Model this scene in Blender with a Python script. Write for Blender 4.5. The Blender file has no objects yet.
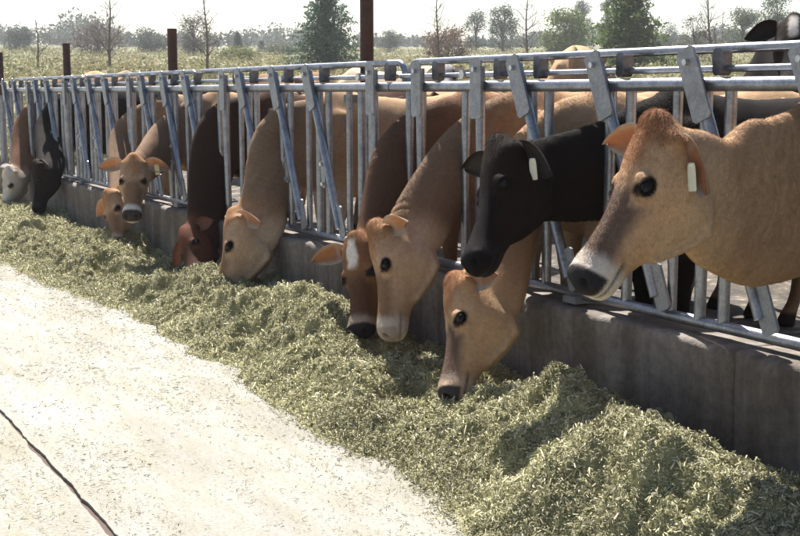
import bpy, bmesh, math, random
import numpy as np
from mathutils import Vector, noise as mnoise

rng = np.random.default_rng(7)
random.seed(7)
sc = bpy.context.scene
COL = sc.collection
R = math.radians

# ------------------------------------------------------------------ camera
CH = 1.42
FPX = 1250.0
PITCH = math.atan((268 - 93) / FPX)
YAW = math.atan((400 + 291) / (FPX / math.cos(PITCH)))       # from -X towards +Y
cam_d = bpy.data.cameras.new('camera')
cam = bpy.data.objects.new('camera', cam_d)
COL.objects.link(cam)
cam_d.sensor_width = 36.0
cam_d.lens = 36.0 * FPX / 800.0
cam_d.clip_end = 5000
Fv = Vector((-math.cos(YAW) * math.cos(PITCH), math.sin(YAW) * math.cos(PITCH), -math.sin(PITCH)))
cam.location = (0, 0, CH)
cam.rotation_euler = Fv.to_track_quat('-Z', 'Y').to_euler()
sc.camera = cam

# ------------------------------------------------------------------ sky, sun, exposure
SUN_EL = 52.0
SUN_AZ = Vector((math.cos(R(164)), math.sin(R(164)), 0))      # horizontal direction TOWARDS the sun
sun_dir = Vector((SUN_AZ.x * math.cos(R(SUN_EL)), SUN_AZ.y * math.cos(R(SUN_EL)), math.sin(R(SUN_EL))))
world = bpy.data.worlds.new('World')
sc.world = world
world.use_nodes = True
wn = world.node_tree.nodes
bg = wn['Background']
sky = wn.new('ShaderNodeTexSky')
sky.sky_type = 'NISHITA'
sky.sun_disc = False
sky.sun_elevation = R(SUN_EL)
sky.sun_rotation = math.atan2(sun_dir.x, sun_dir.y)
sky.dust_density = 1.6
sky.air_density = 1.0
world.node_tree.links.new(sky.outputs[0], bg.inputs[0])
bg.inputs[1].default_value = 0.052
sun_l = bpy.data.lights.new('sun', 'SUN')
sun_l.energy = 4.4
sun_l.angle = R(0.53)
sun_l.color = (1.0, 0.965, 0.91)
sun = bpy.data.objects.new('sun', sun_l)
COL.objects.link(sun)
sun.rotation_euler = sun_dir.to_track_quat('Z', 'Y').to_euler()
sun.location = (-10, 15, 30)
sc.view_settings.view_transform = 'Standard'
sc.view_settings.look = 'None'
sc.view_settings.gamma = 1
sc.view_settings.use_curve_mapping = False
sc.view_settings.exposure = 1.6
sc.render.engine = 'CYCLES'
sc.cycles.use_denoising = True
sc.cycles.max_bounces = 8
sc.cycles.volume_bounces = 0
sc.cycles.filter_width = 1.9
sc.cycles.caustics_reflective = False
sc.cycles.caustics_refractive = False

# ------------------------------------------------------------------ helpers
Fn = np.array(Fv)
Rn = np.array((math.sin(YAW), math.cos(YAW), 0.0))
Un = np.cross(Rn, Fn)
Cn = np.array((0.0, 0.0, CH))
def ray(px, py): return Fn + Rn * (px - 400) / FPX - Un * (py - 268) / FPX
def aty(px, py, Y):
    r = ray(px, py); return Cn + r * Y / r[1]
def atr(px, py, dist):
    r = ray(px, py); return Cn + r * dist / math.hypot(r[0], r[1])

def tag(o, label=None, cat=None, group=None, kind=None):
    if label: o['label'] = label
    if cat: o['category'] = cat
    if group: o['group'] = group
    if kind: o['kind'] = kind
    return o
def link(name, me, mat=None, parent=None):
    o = bpy.data.objects.new(name, me)
    COL.objects.link(o)
    if mat is not None and me is not None and len(me.materials) == 0:
        me.materials.append(mat)
    if parent is not None: o.parent = parent
    return o
def empty(name, loc=(0, 0, 0), rz=0.0):
    o = bpy.data.objects.new(name, None); COL.objects.link(o)
    o.location = loc; o.rotation_euler = (0, 0, rz); o.empty_display_size = 0.1
    return o
def mesh_np(name, V, F, smooth=False):
    V = np.asarray(V, dtype=np.float32); F = np.asarray(F, dtype=np.int32)
    me = bpy.data.meshes.new(name)
    me.vertices.add(len(V)); me.vertices.foreach_set('co', V.ravel())
    n, k = F.shape
    me.loops.add(n * k); me.loops.foreach_set('vertex_index', F.ravel())
    me.polygons.add(n)
    me.polygons.foreach_set('loop_start', np.arange(0, n * k, k, dtype=np.int32))
    if smooth: me.polygons.foreach_set('use_smooth', np.ones(n, dtype=bool))
    me.update(calc_edges=True); me.validate()
    return me
def set_col(me, name, C):
    a = me.color_attributes.new(name, 'FLOAT_COLOR', 'POINT')
    C4 = np.ones((len(C), 4), dtype=np.float32); C4[:, :3] = C
    a.data.foreach_set('color', C4.ravel())
class MB:
    """collects shapes into ONE mesh"""
    def __init__(s): s.v = []; s.f = []; s.n = 0
    def add(s, V, F):
        s.v.append(np.asarray(V, float)); s.f += [tuple(i + s.n for i in f) for f in F]; s.n += len(V)
    def box(s, c, size, ax=None):
        h = np.array(size) / 2
        A = np.eye(3) if ax is None else np.array(ax, float)
        P = [np.array(c) + sum(A[i] * h[i] * sg[i] for i in range(3)) for sg in
             [(-1,-1,-1),(1,-1,-1),(1,1,-1),(-1,1,-1),(-1,-1,1),(1,-1,1),(1,1,1),(-1,1,1)]]
        s.add(P, [(0,3,2,1),(4,5,6,7),(0,1,5,4),(1,2,6,5),(2,3,7,6),(3,0,4,7)])
    def tube(s, pts, rad, n=10, caps=True, oval=None):
        pts = [np.array(p, float) for p in pts]
        if not hasattr(rad, '__len__'): rad = [rad] * len(pts)
        V = []; up = None
        for i, p in enumerate(pts):
            t = pts[min(i + 1, len(pts) - 1)] - pts[max(i - 1, 0)]
            t = t / (np.linalg.norm(t) + 1e-9)
            if up is None:
                up = np.array((0, 0, 1.0)) if abs(t[2]) < .9 else np.array((1.0, 0, 0))
            a = np.cross(t, up); a /= np.linalg.norm(a) + 1e-9
            b = np.cross(a, t); up = b
            for k in range(n):
                q = 2 * math.pi * k / n
                V.append(p + (a * math.cos(q) + b * math.sin(q)) * rad[i])
        F = []
        for i in range(len(pts) - 1):
            for k in range(n):
                k2 = (k + 1) % n
                F.append((i*n+k, i*n+k2, (i+1)*n+k2, (i+1)*n+k))
        if caps:
            F.append(tuple(range(n - 1, -1, -1))); F.append(tuple((len(pts)-1)*n + k for k in range(n)))
        s.add(V, F)
    def sphere(s, c, r, n=10, m=7):
        r = np.array([r, r, r]) if not hasattr(r, '__len__') else np.array(r)
        V = [np.array(c) + r * np.array((0, 0, 1))]
        for i in range(1, m):
            for k in range(n):
                a = math.pi * i / m; b = 2 * math.pi * k / n
                V.append(np.array(c) + r * np.array((math.sin(a)*math.cos(b), math.sin(a)*math.sin(b), math.cos(a))))
        V.append(np.array(c) - r * np.array((0, 0, 1)))
        F = [(0, 1 + k, 1 + (k + 1) % n) for k in range(n)]
        for i in range(m - 2):
            for k in range(n):
                k2 = (k + 1) % n
                F.append((1+i*n+k, 1+(i+1)*n+k, 1+(i+1)*n+k2, 1+i*n+k2))
        L = 1 + (m - 1) * n; o = 1 + (m - 2) * n
        F += [(L, o + (k + 1) % n, o + k) for k in range(n)]
        s.add(V, F)
    def mesh(s, name, smooth=True, angle=40):
        me = bpy.data.meshes.new(name)
        me.from_pydata([tuple(p) for p in np.concatenate(s.v)], [], s.f)
        bm = bmesh.new(); bm.from_mesh(me); bmesh.ops.recalc_face_normals(bm, faces=bm.faces); bm.to_mesh(me); bm.free()
        if smooth:
            me.polygons.foreach_set('use_smooth', np.ones(len(me.polygons), dtype=bool))
            try: me.set_sharp_from_angle(angle=R(angle))
            except Exception: pass
        return me
    def build(s, name, mat, parent=None, smooth=True):
        return link(name, s.mesh(name, smooth), mat, parent)

def hash2(ix, iy, seed):
    h = (ix.astype(np.int64) * 374761393 + iy.astype(np.int64) * 668265263 + seed * 1442695041) & 0xffffffff
    h = ((h ^ (h >> 13)) * 1274126177) & 0xffffffff
    return ((h ^ (h >> 16)) & 0xffff) / 65535.0
def vnoise(x, y, seed=0):
    ix = np.floor(x); iy = np.floor(y); fx = x - ix; fy = y - iy
    fx = fx*fx*(3-2*fx); fy = fy*fy*(3-2*fy)
    a = hash2(ix, iy, seed); b = hash2(ix+1, iy, seed); c = hash2(ix, iy+1, seed); d = hash2(ix+1, iy+1, seed)
    return (a*(1-fx)+b*fx)*(1-fy) + (c*(1-fx)+d*fx)*fy
def fbm(x, y, oct=4, seed=0, gain=.5):
    t = 0; a = 1; s = 0
    for o in range(oct):
        t = t + a * vnoise(x * 2**o + o*17.3, y * 2**o - o*9.1, seed + o); s += a; a *= gain
    return t / s
def sstep(a, b, x):
    t = np.clip((x - a) / (b - a), 0, 1); return t*t*(3-2*t)

# ------------------------------------------------------------------ materials
class NT:
    def __init__(s, name):
        s.m = bpy.data.materials.new(name); s.m.use_nodes = True
        s.t = s.m.node_tree; s.n = s.t.nodes; s.l = s.t.links
        s.p = s.n['Principled BSDF']
    def node(s, typ, **kw):
        n = s.n.new(typ)
        for k, v in kw.items(): setattr(n, k, v)
        return n
    def setp(s, **kw):
        for k, v in kw.items(): s.p.inputs[k.replace('_', ' ')].default_value = v
    def noise(s, scale, detail=4, rough=.55, vec=None, dist=0):
        n = s.node('ShaderNodeTexNoise'); n.inputs['Scale'].default_value = scale
        n.inputs['Detail'].default_value = detail; n.inputs['Roughness'].default_value = rough
        n.inputs['Distortion'].default_value = dist
        s.l.new(vec if vec is not None else s.coord(), n.inputs['Vector']); return n
    def coord(s, out='Object'):
        if not hasattr(s, '_tc'): s._tc = s.node('ShaderNodeTexCoord')
        return s._tc.outputs[out]
    def ramp(s, fac, stops):
        n = s.node('ShaderNodeValToRGB'); e = n.color_ramp.elements
        while len(e) < len(stops): e.new(.5)
        for i, (p, c) in enumerate(stops):
            e[i].position = p; e[i].color = (*c, 1) if len(c) == 3 else c
        s.l.new(fac, n.inputs[0]); return n.outputs[0]
    def mix(s, fac, a, b, mode='MIX'):
        n = s.node('ShaderNodeMix', data_type='RGBA', blend_type=mode)
        for i, v in ((0, fac), (6, a), (7, b)):
            if hasattr(v, 'is_output') or hasattr(v, 'links'): s.l.new(v, n.inputs[i])
            elif hasattr(v, '__len__'): n.inputs[i].default_value = (*v, 1) if len(v) == 3 else v
            else: n.inputs[i].default_value = v
        return n.outputs[2]
    def attr(s, name):
        n = s.node('ShaderNodeAttribute'); n.attribute_name = name; return n.outputs['Color']
    def bump(s, h, strength, dist=.01):
        n = s.node('ShaderNodeBump'); n.inputs['Strength'].default_value = strength; n.inputs['Distance'].default_value = dist
        s.l.new(h, n.inputs['Height']); s.l.new(n.outputs[0], s.p.inputs['Normal'])
    def base(s, c): s.l.new(c, s.p.inputs['Base Color'])
    def scaled(s, sx, sy, sz, out='Object'):
        n = s.node('ShaderNodeMapping'); n.inputs['Scale'].default_value = (sx, sy, sz)
        s.l.new(s.coord(out), n.inputs[0]); return n.outputs[0]

def m_steel(name, c1, c2, rust=.35, metallic=.75, rough=.42):
    t = NT(name)
    gp = t.node('ShaderNodeNewGeometry').outputs['Position']
    n = t.noise(14, 6, .65, gp); n2 = t.noise(90, 3, .55, gp)
    c = t.ramp(n.outputs[0], [(.3, c2), (.62, c1)])
    sp = t.ramp(n2.outputs[0], [(.45, (.75, .75, .75)), (.7, (1, 1, 1))])
    c = t.mix(1.0, c, sp, 'MULTIPLY')
    n3 = t.noise(5, 5, .7, gp); n5 = t.noise(11, 6, .75, gp)
    rm = t.ramp(n3.outputs[0], [(.58, (0, 0, 0)), (.72, (rust, rust, rust))])
    c = t.mix(rm, c, (.10, .05, .028))
    mu = t.ramp(n5.outputs[0], [(.60, (0, 0, 0)), (.66, (.45, .45, .45))])
    c = t.mix(mu, c, (.085, .065, .045))
    t.base(c); t.setp(Metallic=metallic, Roughness=rough)
    t.bump(n2.outputs[0], .25, .004)
    return t.m
MAT = {}
MAT['steel'] = m_steel('galvanised_steel', (.37, .385, .42), (.22, .23, .26), .35, .75, .36)
MAT['steel_dark'] = m_steel('weathered_dark_steel', (.20, .205, .22), (.11, .11, .12), .3, .6, .45)
MAT['plate'] = m_steel('galvanised_plate', (.36, .37, .39), (.24, .25, .27), .25, .35, .5)
MAT['post'] = m_steel('rusty_pipe', (.085, .035, .022), (.05, .022, .016), .6, .15, .7)
MAT['bolt'] = m_steel('zinc_bolt', (.7, .71, .72), (.55, .56, .58), .1, .8, .3)

def m_wall():
    t = NT('stained_concrete')
    n = t.noise(2.2, 8, .6); n2 = t.noise(26, 6, .65); n4 = t.noise(160, 2)
    vs = t.scaled(3.0, 3.0, .35); n3 = t.noise(2.6, 5, .6, vs)
    c = t.ramp(n.outputs[0], [(.3, (.13, .105, .09)), (.5, (.21, .18, .155)), (.72, (.30, .265, .23))])
    s = t.ramp(n3.outputs[0], [(.42, (.5, .45, .4)), (.62, (1, 1, 1))])
    c = t.mix(.8, c, s, 'MULTIPLY')
    sp = t.ramp(n2.outputs[0], [(.35, (.6, .58, .55)), (.6, (1.05, 1.05, 1.05))])
    c = t.mix(.7, c, sp, 'MULTIPLY')
    t.base(c); t.setp(Roughness=.9)
    a = t.node('ShaderNodeMath', operation='ADD'); t.l.new(n2.outputs[0], a.inputs[0]); t.l.new(n4.outputs[0], a.inputs[1])
    t.bump(a.outputs[0], .5, .008)
    return t.m
MAT['wall'] = m_wall()
def m_lane(name, warm):
    t = NT(name)
    st = t.scaled(.45, 1.6, 1); n = t.noise(1.7, 7, .66, st); n2 = t.noise(5, 7, .75, st); n3 = t.noise(70, 4, .7)
    c = t.ramp(n.outputs[0], [(.32, (.215, .202, .168)), (.55, (.285, .276, .248)), (.75, (.34, .333, .312))])
    ch = t.ramp(n2.outputs[0], [(.44, (0, 0, 0)), (.66, (warm, warm, warm))])
    c = t.mix(ch, c, (.22, .195, .12))
    sp = t.ramp(n3.outputs[0], [(.3, (.55, .52, .45)), (.5, (1, 1, 1))])
    c = t.mix(.6, c, sp, 'MULTIPLY')
    t.base(c); t.setp(Roughness=.92)
    a = t.node('ShaderNodeMath', operation='ADD'); t.l.new(n2.outputs[0], a.inputs[0]); t.l.new(n3.outputs[0], a.inputs[1])
    t.bump(a.outputs[0], .6, .008)
    return t.m
MAT['lane'] = m_lane('feed_lane_concrete', .55)
MAT['apron'] = m_lane('apron_concrete', .8)
def m_attr(name, rough=.8, var=0.0, scale=40, sheen=0.0, bump=None, transl=0.0, spec=.25):
    t = NT(name)
    c = t.attr('col')
    if var:
        n = t.noise(scale, 5, .6)
        k = t.ramp(n.outputs[0], [(.25, (1-var,)*3), (.75, (1+var,)*3)])
        c = t.mix(1.0, c, k, 'MULTIPLY')
    t.base(c); t.setp(Roughness=rough, Sheen_Weight=sheen, Sheen_Roughness=.5)
    t.setp(Specular_IOR_Level=spec)
    if bump:
        sx, st, d = bump
        n = t.noise(sx, 4, .6, t.scaled(1, 1, .35)); t.bump(n.outputs[0], st, d)
    if transl:
        tr = t.node('ShaderNodeBsdfTranslucent'); t.l.new(c, tr.inputs[0])
        mx = t.node('ShaderNodeMixShader'); mx.inputs[0].default_value = transl
        out = [x for x in t.n if x.type == 'OUTPUT_MATERIAL'][0]
        t.l.new(t.p.outputs[0], mx.inputs[1]); t.l.new(tr.outputs[0], mx.inputs[2]); t.l.new(mx.outputs[0], out.inputs[0])
    return t.m
MAT['coat'] = m_attr('cow_coat', .85, .18, 55, .0, (220, .6, .006), 0, .07)
MAT['ear'] = m_attr('cow_ear', .6, .15, 60, .05, (260, .5, .004), .38)
MAT['hair'] = m_attr('cow_hair', .65, 0, 40, 0, None, .12, .10)
MAT['forage'] = m_attr('chopped_forage', .85, 0, 40, 0, None, .05, .12)
MAT['leaf'] = m_attr('foliage', .7, 0, 40, 0, None, .25)
MAT['bark'] = m_attr('bark', .9)
def m_plain(name, c, rough=.6, **kw):
    t = NT(name); t.setp(Base_Color=(*c, 1), Roughness=rough, **kw)
    n = t.noise(30, 4); t.bump(n.outputs[0], .08, .004)
    return t.m
MAT['eye'] = m_plain('eye_gloss', (.005, .0035, .003), .10, Specular_IOR_Level=.22)
MAT['tag_pale'] = m_plain('ear_tag_plastic', (.72, .70, .55), .45)
MAT['tag_yellow'] = m_plain('ear_tag_cream', (.75, .62, .30), .45)
def m_ground():
    t = NT('pen_and_field_ground')
    n = t.noise(.35, 8, .65); n2 = t.noise(7, 7, .7); n3 = t.noise(45, 4, .7); n4 = t.noise(.045, 5, .6)
    dirt = t.ramp(n2.outputs[0], [(.40, (.035, .027, .021)), (.55, (.10, .08, .06)), (.66, (.32, .28, .22))])
    g = t.ramp(n.outputs[0], [(.3, (.085, .095, .035)), (.5, (.15, .145, .06)), (.7, (.23, .20, .10))])
    g2 = t.ramp(n4.outputs[0], [(.4, (.08, .11, .04)), (.6, (.23, .205, .11))])
    g = t.mix(.5, g, g2)
    geo = t.node('ShaderNodeNewGeometry')
    ln = t.node('ShaderNodeVectorMath', operation='LENGTH'); t.l.new(geo.outputs['Position'], ln.inputs[0])
    mr = t.node('ShaderNodeMapRange'); mr.inputs[1].default_value = 26; mr.inputs[2].default_value = 34
    t.l.new(ln.outputs['Value'], mr.inputs[0])
    c = t.mix(mr.outputs[0], dirt, g)
    t.base(c); t.setp(Roughness=.95)
    t.bump(n3.outputs[0], .5, .02)
    return t.m
MAT['ground'] = m_ground()
MAT['soil'] = m_plain('joint_soil', (.085, .055, .042), .95)

# ------------------------------------------------------------------ ground
WALL_Y0, WALL_Y1, WALL_Z = 3.20, 3.42, 0.497
PEN_Z = 0.20
def terrain(x, y):
    r = np.hypot(x, y)
    pen = PEN_Z + .28 * sstep(5.4, 6.6, y) + .035 * (fbm(x*3.1, y*3.1, 4, 5) - .5)
    rise = .0405 * np.minimum(np.maximum(0, r - 13), 330)
    fac = sstep(.02, .12, y / np.maximum(r, .1)) * sstep(5.5, 9, y)
    far = .5 * (fbm(x*.02, y*.02, 3, 9) - .5) * sstep(40, 120, r)
    z = pen + rise * fac + far
    # past the back of the field the land levels out
    z = np.where(y < 3.3, -.07, z)
    return z
xs = np.concatenate([-np.geomspace(900, 60, 26), np.linspace(-58, -18.5, 40), np.linspace(-18, -1, 170), np.linspace(-.5, 30, 20), np.geomspace(40, 500, 10)])
ys = np.concatenate([-np.geomspace(400, 8, 10), np.linspace(-6, 3.25, 8), np.linspace(3.35, 7.5, 60), np.linspace(7.8, 60, 60), np.geomspace(64, 900, 28)])
GX, GY = np.meshgrid(xs, ys, indexing='xy')
GZ = terrain(GX, GY)
nx, ny = len(xs), len(ys)
idx = np.arange(nx*ny).reshape(ny, nx)
FQ = np.stack([idx[:-1, :-1], idx[:-1, 1:], idx[1:, 1:], idx[1:, :-1]], -1).reshape(-1, 4)
g = link('ground', mesh_np('ground', np.stack([GX, GY, GZ], -1).reshape(-1, 3), FQ, True), MAT['ground'])
tag(g, kind='structure')

def slab(name, y0, y1, x0, x1, top, mat, jag0=None, jag1=None, z0=-.068):
    """concrete slab with a ragged edge where it meets a joint"""
    xsl = np.concatenate([np.linspace(x0, -14, 30), np.linspace(-13.9, -1.0, 420), np.linspace(-.9, x1, 20)])
    ysl = np.linspace(0, 1, 26)
    X, T = np.meshgrid(xsl, ysl, indexing='xy')
    a = y0 + (0 if jag0 is None else jag0(X)); b = y1 + (0 if jag1 is None else jag1(X))
    Y = a + (b - a) * T
    Z = top + .012 * (fbm(X*1.1, Y*1.1, 4, 31) - .5)
    edge = np.minimum(Y - a, b - Y)
    Z = Z - .004 * np.exp(-edge / .005)
    V = np.stack([X, Y, Z], -1).reshape(-1, 3)
    n, m = len(xsl), len(ysl)
    id_ = np.arange(n*m).reshape(m, n)
    F = np.stack([id_[:-1, :-1], id_[:-1, 1:], id_[1:, 1:], id_[1:, :-1]], -1).reshape(-1, 4)
    ring = np.concatenate([id_[0, :], id_[1:, -1], id_[-1, -2::-1], id_[-2:0:-1, 0]])
    base = V[ring].copy(); base[:, 2] = z0
    k = len(V); V = np.concatenate([V, base]); nr = len(ring)
    S = np.array([(ring[(i+1) % nr], ring[i], k + i, k + (i+1) % nr) for i in range(nr)])
    me = mesh_np(name, V, np.concatenate([F, S]), True); me.set_sharp_from_angle(angle=R(35)); o = link(name, me, mat)
    tag(o, kind='structure'); return o
j0 = lambda X: .012 * (fbm(X*9, X*0+3, 5, 41, .7) - .5) * 2 + .008
j1 = lambda X: .014 * (fbm(X*5, X*0+8, 5, 47, .7) - .5) * 2 - .009
mb = MB(); mb.box((-144, 1.06, -.03), (312, .12, .03)); tag(mb.build('joint_filler', MAT['soil'], None, False), kind='structure')
slab('feed_lane', 1.06, WALL_Y0 + .05, -300, 12, 0.0, MAT['lane'], jag0=j0)
slab('concrete_apron', -14, 1.06, -300, 12, -.006, MAT['apron'], jag1=j1)

# ------------------------------------------------------------------ concrete kerb wall, one cast length after another
def wall_piece(x0, x1, i):
    bm = bmesh.new()
    prof = [(WALL_Y0 + .012, -.06), (WALL_Y0 + .004, .2), (WALL_Y0, WALL_Z - .022), (WALL_Y0 + .007, WALL_Z - .006), (WALL_Y0 + .024, WALL_Z),
            (WALL_Y1 - .02, WALL_Z), (WALL_Y1, WALL_Z - .02), (WALL_Y1, -.06)]
    P = []
    for (a, b) in zip(prof[:-1], prof[1:]):
        n = max(1, int(math.hypot(b[0]-a[0], b[1]-a[1]) / .035))
        for k in range(n): P.append((a[0] + (b[0]-a[0])*k/n, a[1] + (b[1]-a[1])*k/n))
    P.append(prof[-1])
    n = int((x1 - x0) / .035)
    rows = []
    for k in range(n + 1):
        x = x0 + (x1 - x0) * k / n
        e = min(k, n - k); inset = .003 if e == 0 else 0
        row = []
        for (y, z) in P:
            d = .010 * (mnoise.noise((x*2.3, y*9, z*3.1 + i)) ) + .004 * mnoise.noise((x*14, y*20, z*14))
            chip = max(0, mnoise.noise((x*5.5, i*3.3, 2.2)) - .25) * .05 if z > WALL_Z - .05 and y < WALL_Y0 + .05 else 0
            yy = y + (d if y < WALL_Y0 + .02 else 0) + inset * (1 if y < WALL_Y0 + .1 else -1) + chip
            zz = z + (d * .6 if z > WALL_Z - .03 else 0) - inset * .7 - chip * .6
            row.append(bm.verts.new((x, yy, zz)))
        rows.append(row)
    for a, b in zip(rows[:-1], rows[1:]):
        for k in range(len(P) - 1): bm.faces.new((a[k], a[k+1], b[k+1], b[k]))
    bm.faces.new(rows[0]); bm.faces.new(rows[-1][::-1])
    bmesh.ops.recalc_face_normals(bm, faces=bm.faces)
    me = bpy.data.meshes.new('concrete_length'); bm.to_mesh(me); bm.free()
    me.polygons.foreach_set('use_smooth', np.ones(len(me.polygons), dtype=bool))
    return me
wall = empty('feed_kerb_wall', (-10, 3.3, 0))
tag(wall, 'low stained concrete wall running the length of the feed lane under the steel headlocks', 'wall')
PITCH_X = .576
POST_X = [-6.41 - 3.42 * k for k in range(-1, 5)]       # section spacing on the fence plane
PIPE_X = [-6.76 - 3.61 * k for k in range(-1, 5)]
edges_x = [1.0] + [p - .33 for p in POST_X] + [POST_X[-1] - 3.75]
for i, (a, b) in enumerate(zip(edges_x[:-1], edges_x[1:])):
    o = link('concrete_length', wall_piece(b + .003, a - .003, i), MAT['wall'], wall)
    o.location = (10, -3.3, 0)

# ------------------------------------------------------------------ steel headlock fence
FY = 3.31
RAIL_Z = 1.452
BOT_Z = WALL_Z + .045
bar_mesh_cache = {}
def pipe(parent, name, p, q, r, mat, n=10):
    """pipe between two points, mesh shared by alike pieces"""
    p = np.array(p, float); q = np.array(q, float)
    L = float(np.linalg.norm(q - p)); key = (round(L, 3), r, mat.name, n)
    if key not in bar_mesh_cache:
        mb = MB(); mb.tube([(0, 0, 0), (0, 0, L)], r, n); bar_mesh_cache[key] = mb.mesh(name); bar_mesh_cache[key].materials.append(mat)
    o = link(name, bar_mesh_cache[key], None, parent)
    o.rotation_mode = 'QUATERNION'; o.rotation_quaternion = Vector(q - p).to_track_quat('Z', 'Y')
    o.location = Vector(p) - (parent.location if parent else Vector())
    return o
def plate_mesh(name, w, h, t, cut, mat):
    mb = MB(); prof = [(-w/2, -h/2 + cut), (-w/2 + cut, -h/2), (w/2 - cut, -h/2), (w/2, -h/2 + cut), (w/2, h/2 - cut), (w/2 - cut, h/2), (-w/2 + cut, h/2), (-w/2, h/2 - cut)]
    n = len(prof); V = [(x, -t/2, z) for x, z in prof] + [(x, t/2, z) for x, z in prof]
    F = [tuple(range(n)), tuple(range(2*n - 1, n - 1, -1))] + [(i, i + n, (i+1) % n + n, (i+1) % n) for i in range(n)]
    mb.add(V, F); me = mb.mesh(name, False); me.materials.append(mat); return me
PLATE = plate_mesh('pivot_plate', .098, .29, .008, .014, MAT['plate'])
LATCH = plate_mesh('latch_block', .050, .10, .05, .012, MAT['steel_dark'])
BRACK = plate_mesh('pivot_bracket', .05, .17, .045, .01, MAT['plate'])
mb = MB(); mb.tube([(0, -.012, 0), (0, .012, 0)], .013, 6); BOLT = mb.mesh('bolt', False); BOLT.materials.append(MAT['bolt'])
from mathutils import Matrix
def sub(name, me, panel, bar, loc, ry=0):
    o = link(name, me, None, bar)
    Mw = Matrix.Translation(panel.location) @ Matrix.Translation(bar.location) @ bar.rotation_quaternion.to_matrix().to_4x4()
    o.matrix_parent_inverse = Mw.inverted(); o.location = Vector(loc); o.rotation_euler = (0, ry, 0); return o
def put(name, me, parent, loc, ry=0, rel=None):
    o = link(name, me, None, parent); base = parent.location if rel is None else rel
    o.location = Vector(loc) - base; o.rotation_euler = (0, ry, 0); return o
X0 = -3.628
COW_BAYS = {0, 2, 3, 4, 5, 8, 10, 12, 14, 19, 21}
CLOSED = {3: .16, 4: .15, 5: .20, 9: .18, 13: .17, 17: .16, 20: .15}
rj = random.Random(3)
def bay(panel, k):
    x = X0 - PITCH_X * k
    zb, zt = BOT_Z, RAIL_Z
    pipe(panel, 'fixed_bar', (x, FY, zb), (x, FY, zt), .0235, MAT['steel'])
    pipe(panel, 'fixed_bar', (x + .125, FY + .004, zb), (x + .125, FY + .004, zt), .0225, MAT['steel'])
    if k in CLOSED:
        tx, bx = x + CLOSED[k] + .03, x + CLOSED[k] + .05
    else:
        j = rj.uniform(-.02, .02)
        tx, bx = x - .055 + j, x + .355 + j * .5
    top, bot = np.array((tx, FY - .042, RAIL_Z + .115)), np.array((bx, FY - .036, BOT_Z + .07))
    d = bot - top; d /= np.linalg.norm(d)
    sw = pipe(panel, 'locking_bar', top + d * .02, bot, .0245, MAT['steel'])
    ry = math.atan2(-d[0], -d[2])
    cpt = top + d * .125
    sub('pivot_plate', PLATE, panel, sw, cpt + np.array((0, -.026, 0)), ry)
    sub('bolt', BOLT, panel, sw, cpt + np.array((0, -.034, 0)) - d * .09, 0)
    put('latch_block', LATCH, panel, (tx + .085 + (0 if k in CLOSED else .02), FY + .02, RAIL_Z + .083), 0)
    if k not in CLOSED:
        bz = .93; bxp = top + d * ((RAIL_Z + .115 - bz) / -d[2])
        put('pivot_bracket', BRACK, panel, (bxp[0] - .045, FY - .034, bz), ry * .35)
        put('bolt', BOLT, panel, (bxp[0] - .05, FY - .062, bz + .06)); put('bolt', BOLT, panel, (bxp[0] - .032, FY - .062, bz - .06))
    if k not in COW_BAYS: pipe(panel, 'fixed_bar', (x + .41, FY + .004, zb), (x + .41, FY + .004, zt), .0195, MAT['steel'])
    if k not in CLOSED: sub('foot_plate', FOOT, panel, sw, (bx + .02, FY - .036, BOT_Z + .11), ry)
FOOT = plate_mesh('foot_plate', .078, .19, .012, .012, MAT['plate'])
PLAB = ['galvanised headlock section beyond the right edge of the picture',
        'galvanised headlock section holding the big fawn cow and the black cow',
        'galvanised headlock section between the tallest rusty post and the next one left',
        'galvanised headlock section behind the cow that looks at the camera',
        'galvanised headlock section behind the all-black cow near the left edge']
for pi in range(5):
    a = POST_X[pi] + 3.42 + .30; b = POST_X[pi] + .30          # section ends (x)
    pan = empty('headlock_panel', ((a + b) / 2, FY, BOT_Z - .03))
    tag(pan, PLAB[pi], 'fence panel', 'headlock fence sections')
    pipe(pan, 'top_rail', (b + .006, FY - .012, RAIL_Z), (a - .006, FY - .012, RAIL_Z), .0265, MAT['steel'], 14)
    pipe(pan, 'bottom_rail', (b + .006, FY, BOT_Z), (a - .006, FY, BOT_Z), .024, MAT['steel'], 12)
    pipe(pan, 'control_rod', (b + .02, FY + .03, RAIL_Z + .058), (a - .02, FY + .03, RAIL_Z + .058), .0125, MAT['steel'], 8)
    for t in (.2, .53, .86):
        xk = b + (a - b) * t
        put('rod_collar', BOLT, pan, (xk, FY + .03, RAIL_Z + .06)).scale = (1.9, 1.6, 1.9)
    # upper neck rail: one pipe bent down at both ends
    mb = MB(); zt = RAIL_Z + .135; c = .07; yy = FY + .085
    pts = [(b + .03, yy, RAIL_Z - .03)] + [(b + .03 + c - c*math.cos(q), yy, zt - c + c*math.sin(q)) for q in np.linspace(0, math.pi/2, 6)]
    pts += [(a - .03 - c + c*math.cos(q), yy, zt - c + c*math.sin(q)) for q in np.linspace(math.pi/2, 0, 6)] + [(a - .03, yy, RAIL_Z - .03)]
    mb.tube([np.array(p) - np.array(pan.location) for p in pts], .0185, 10)
    mb.build('neck_rail', MAT['steel'], pan)
    for k in range(-3, 40):
        xk = X0 - PITCH_X * k
        if b + .02 < xk + .06 < a: bay(pan, k)
    # feet that stand the section on the wall
    for t in (.06, .5, .94):
        mb = MB(); mb.box((b + (a - b)*t - pan.location.x, .0, .008), (.09, .11, .03)); mb.build('foot', MAT['plate'], pan, False)
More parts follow.
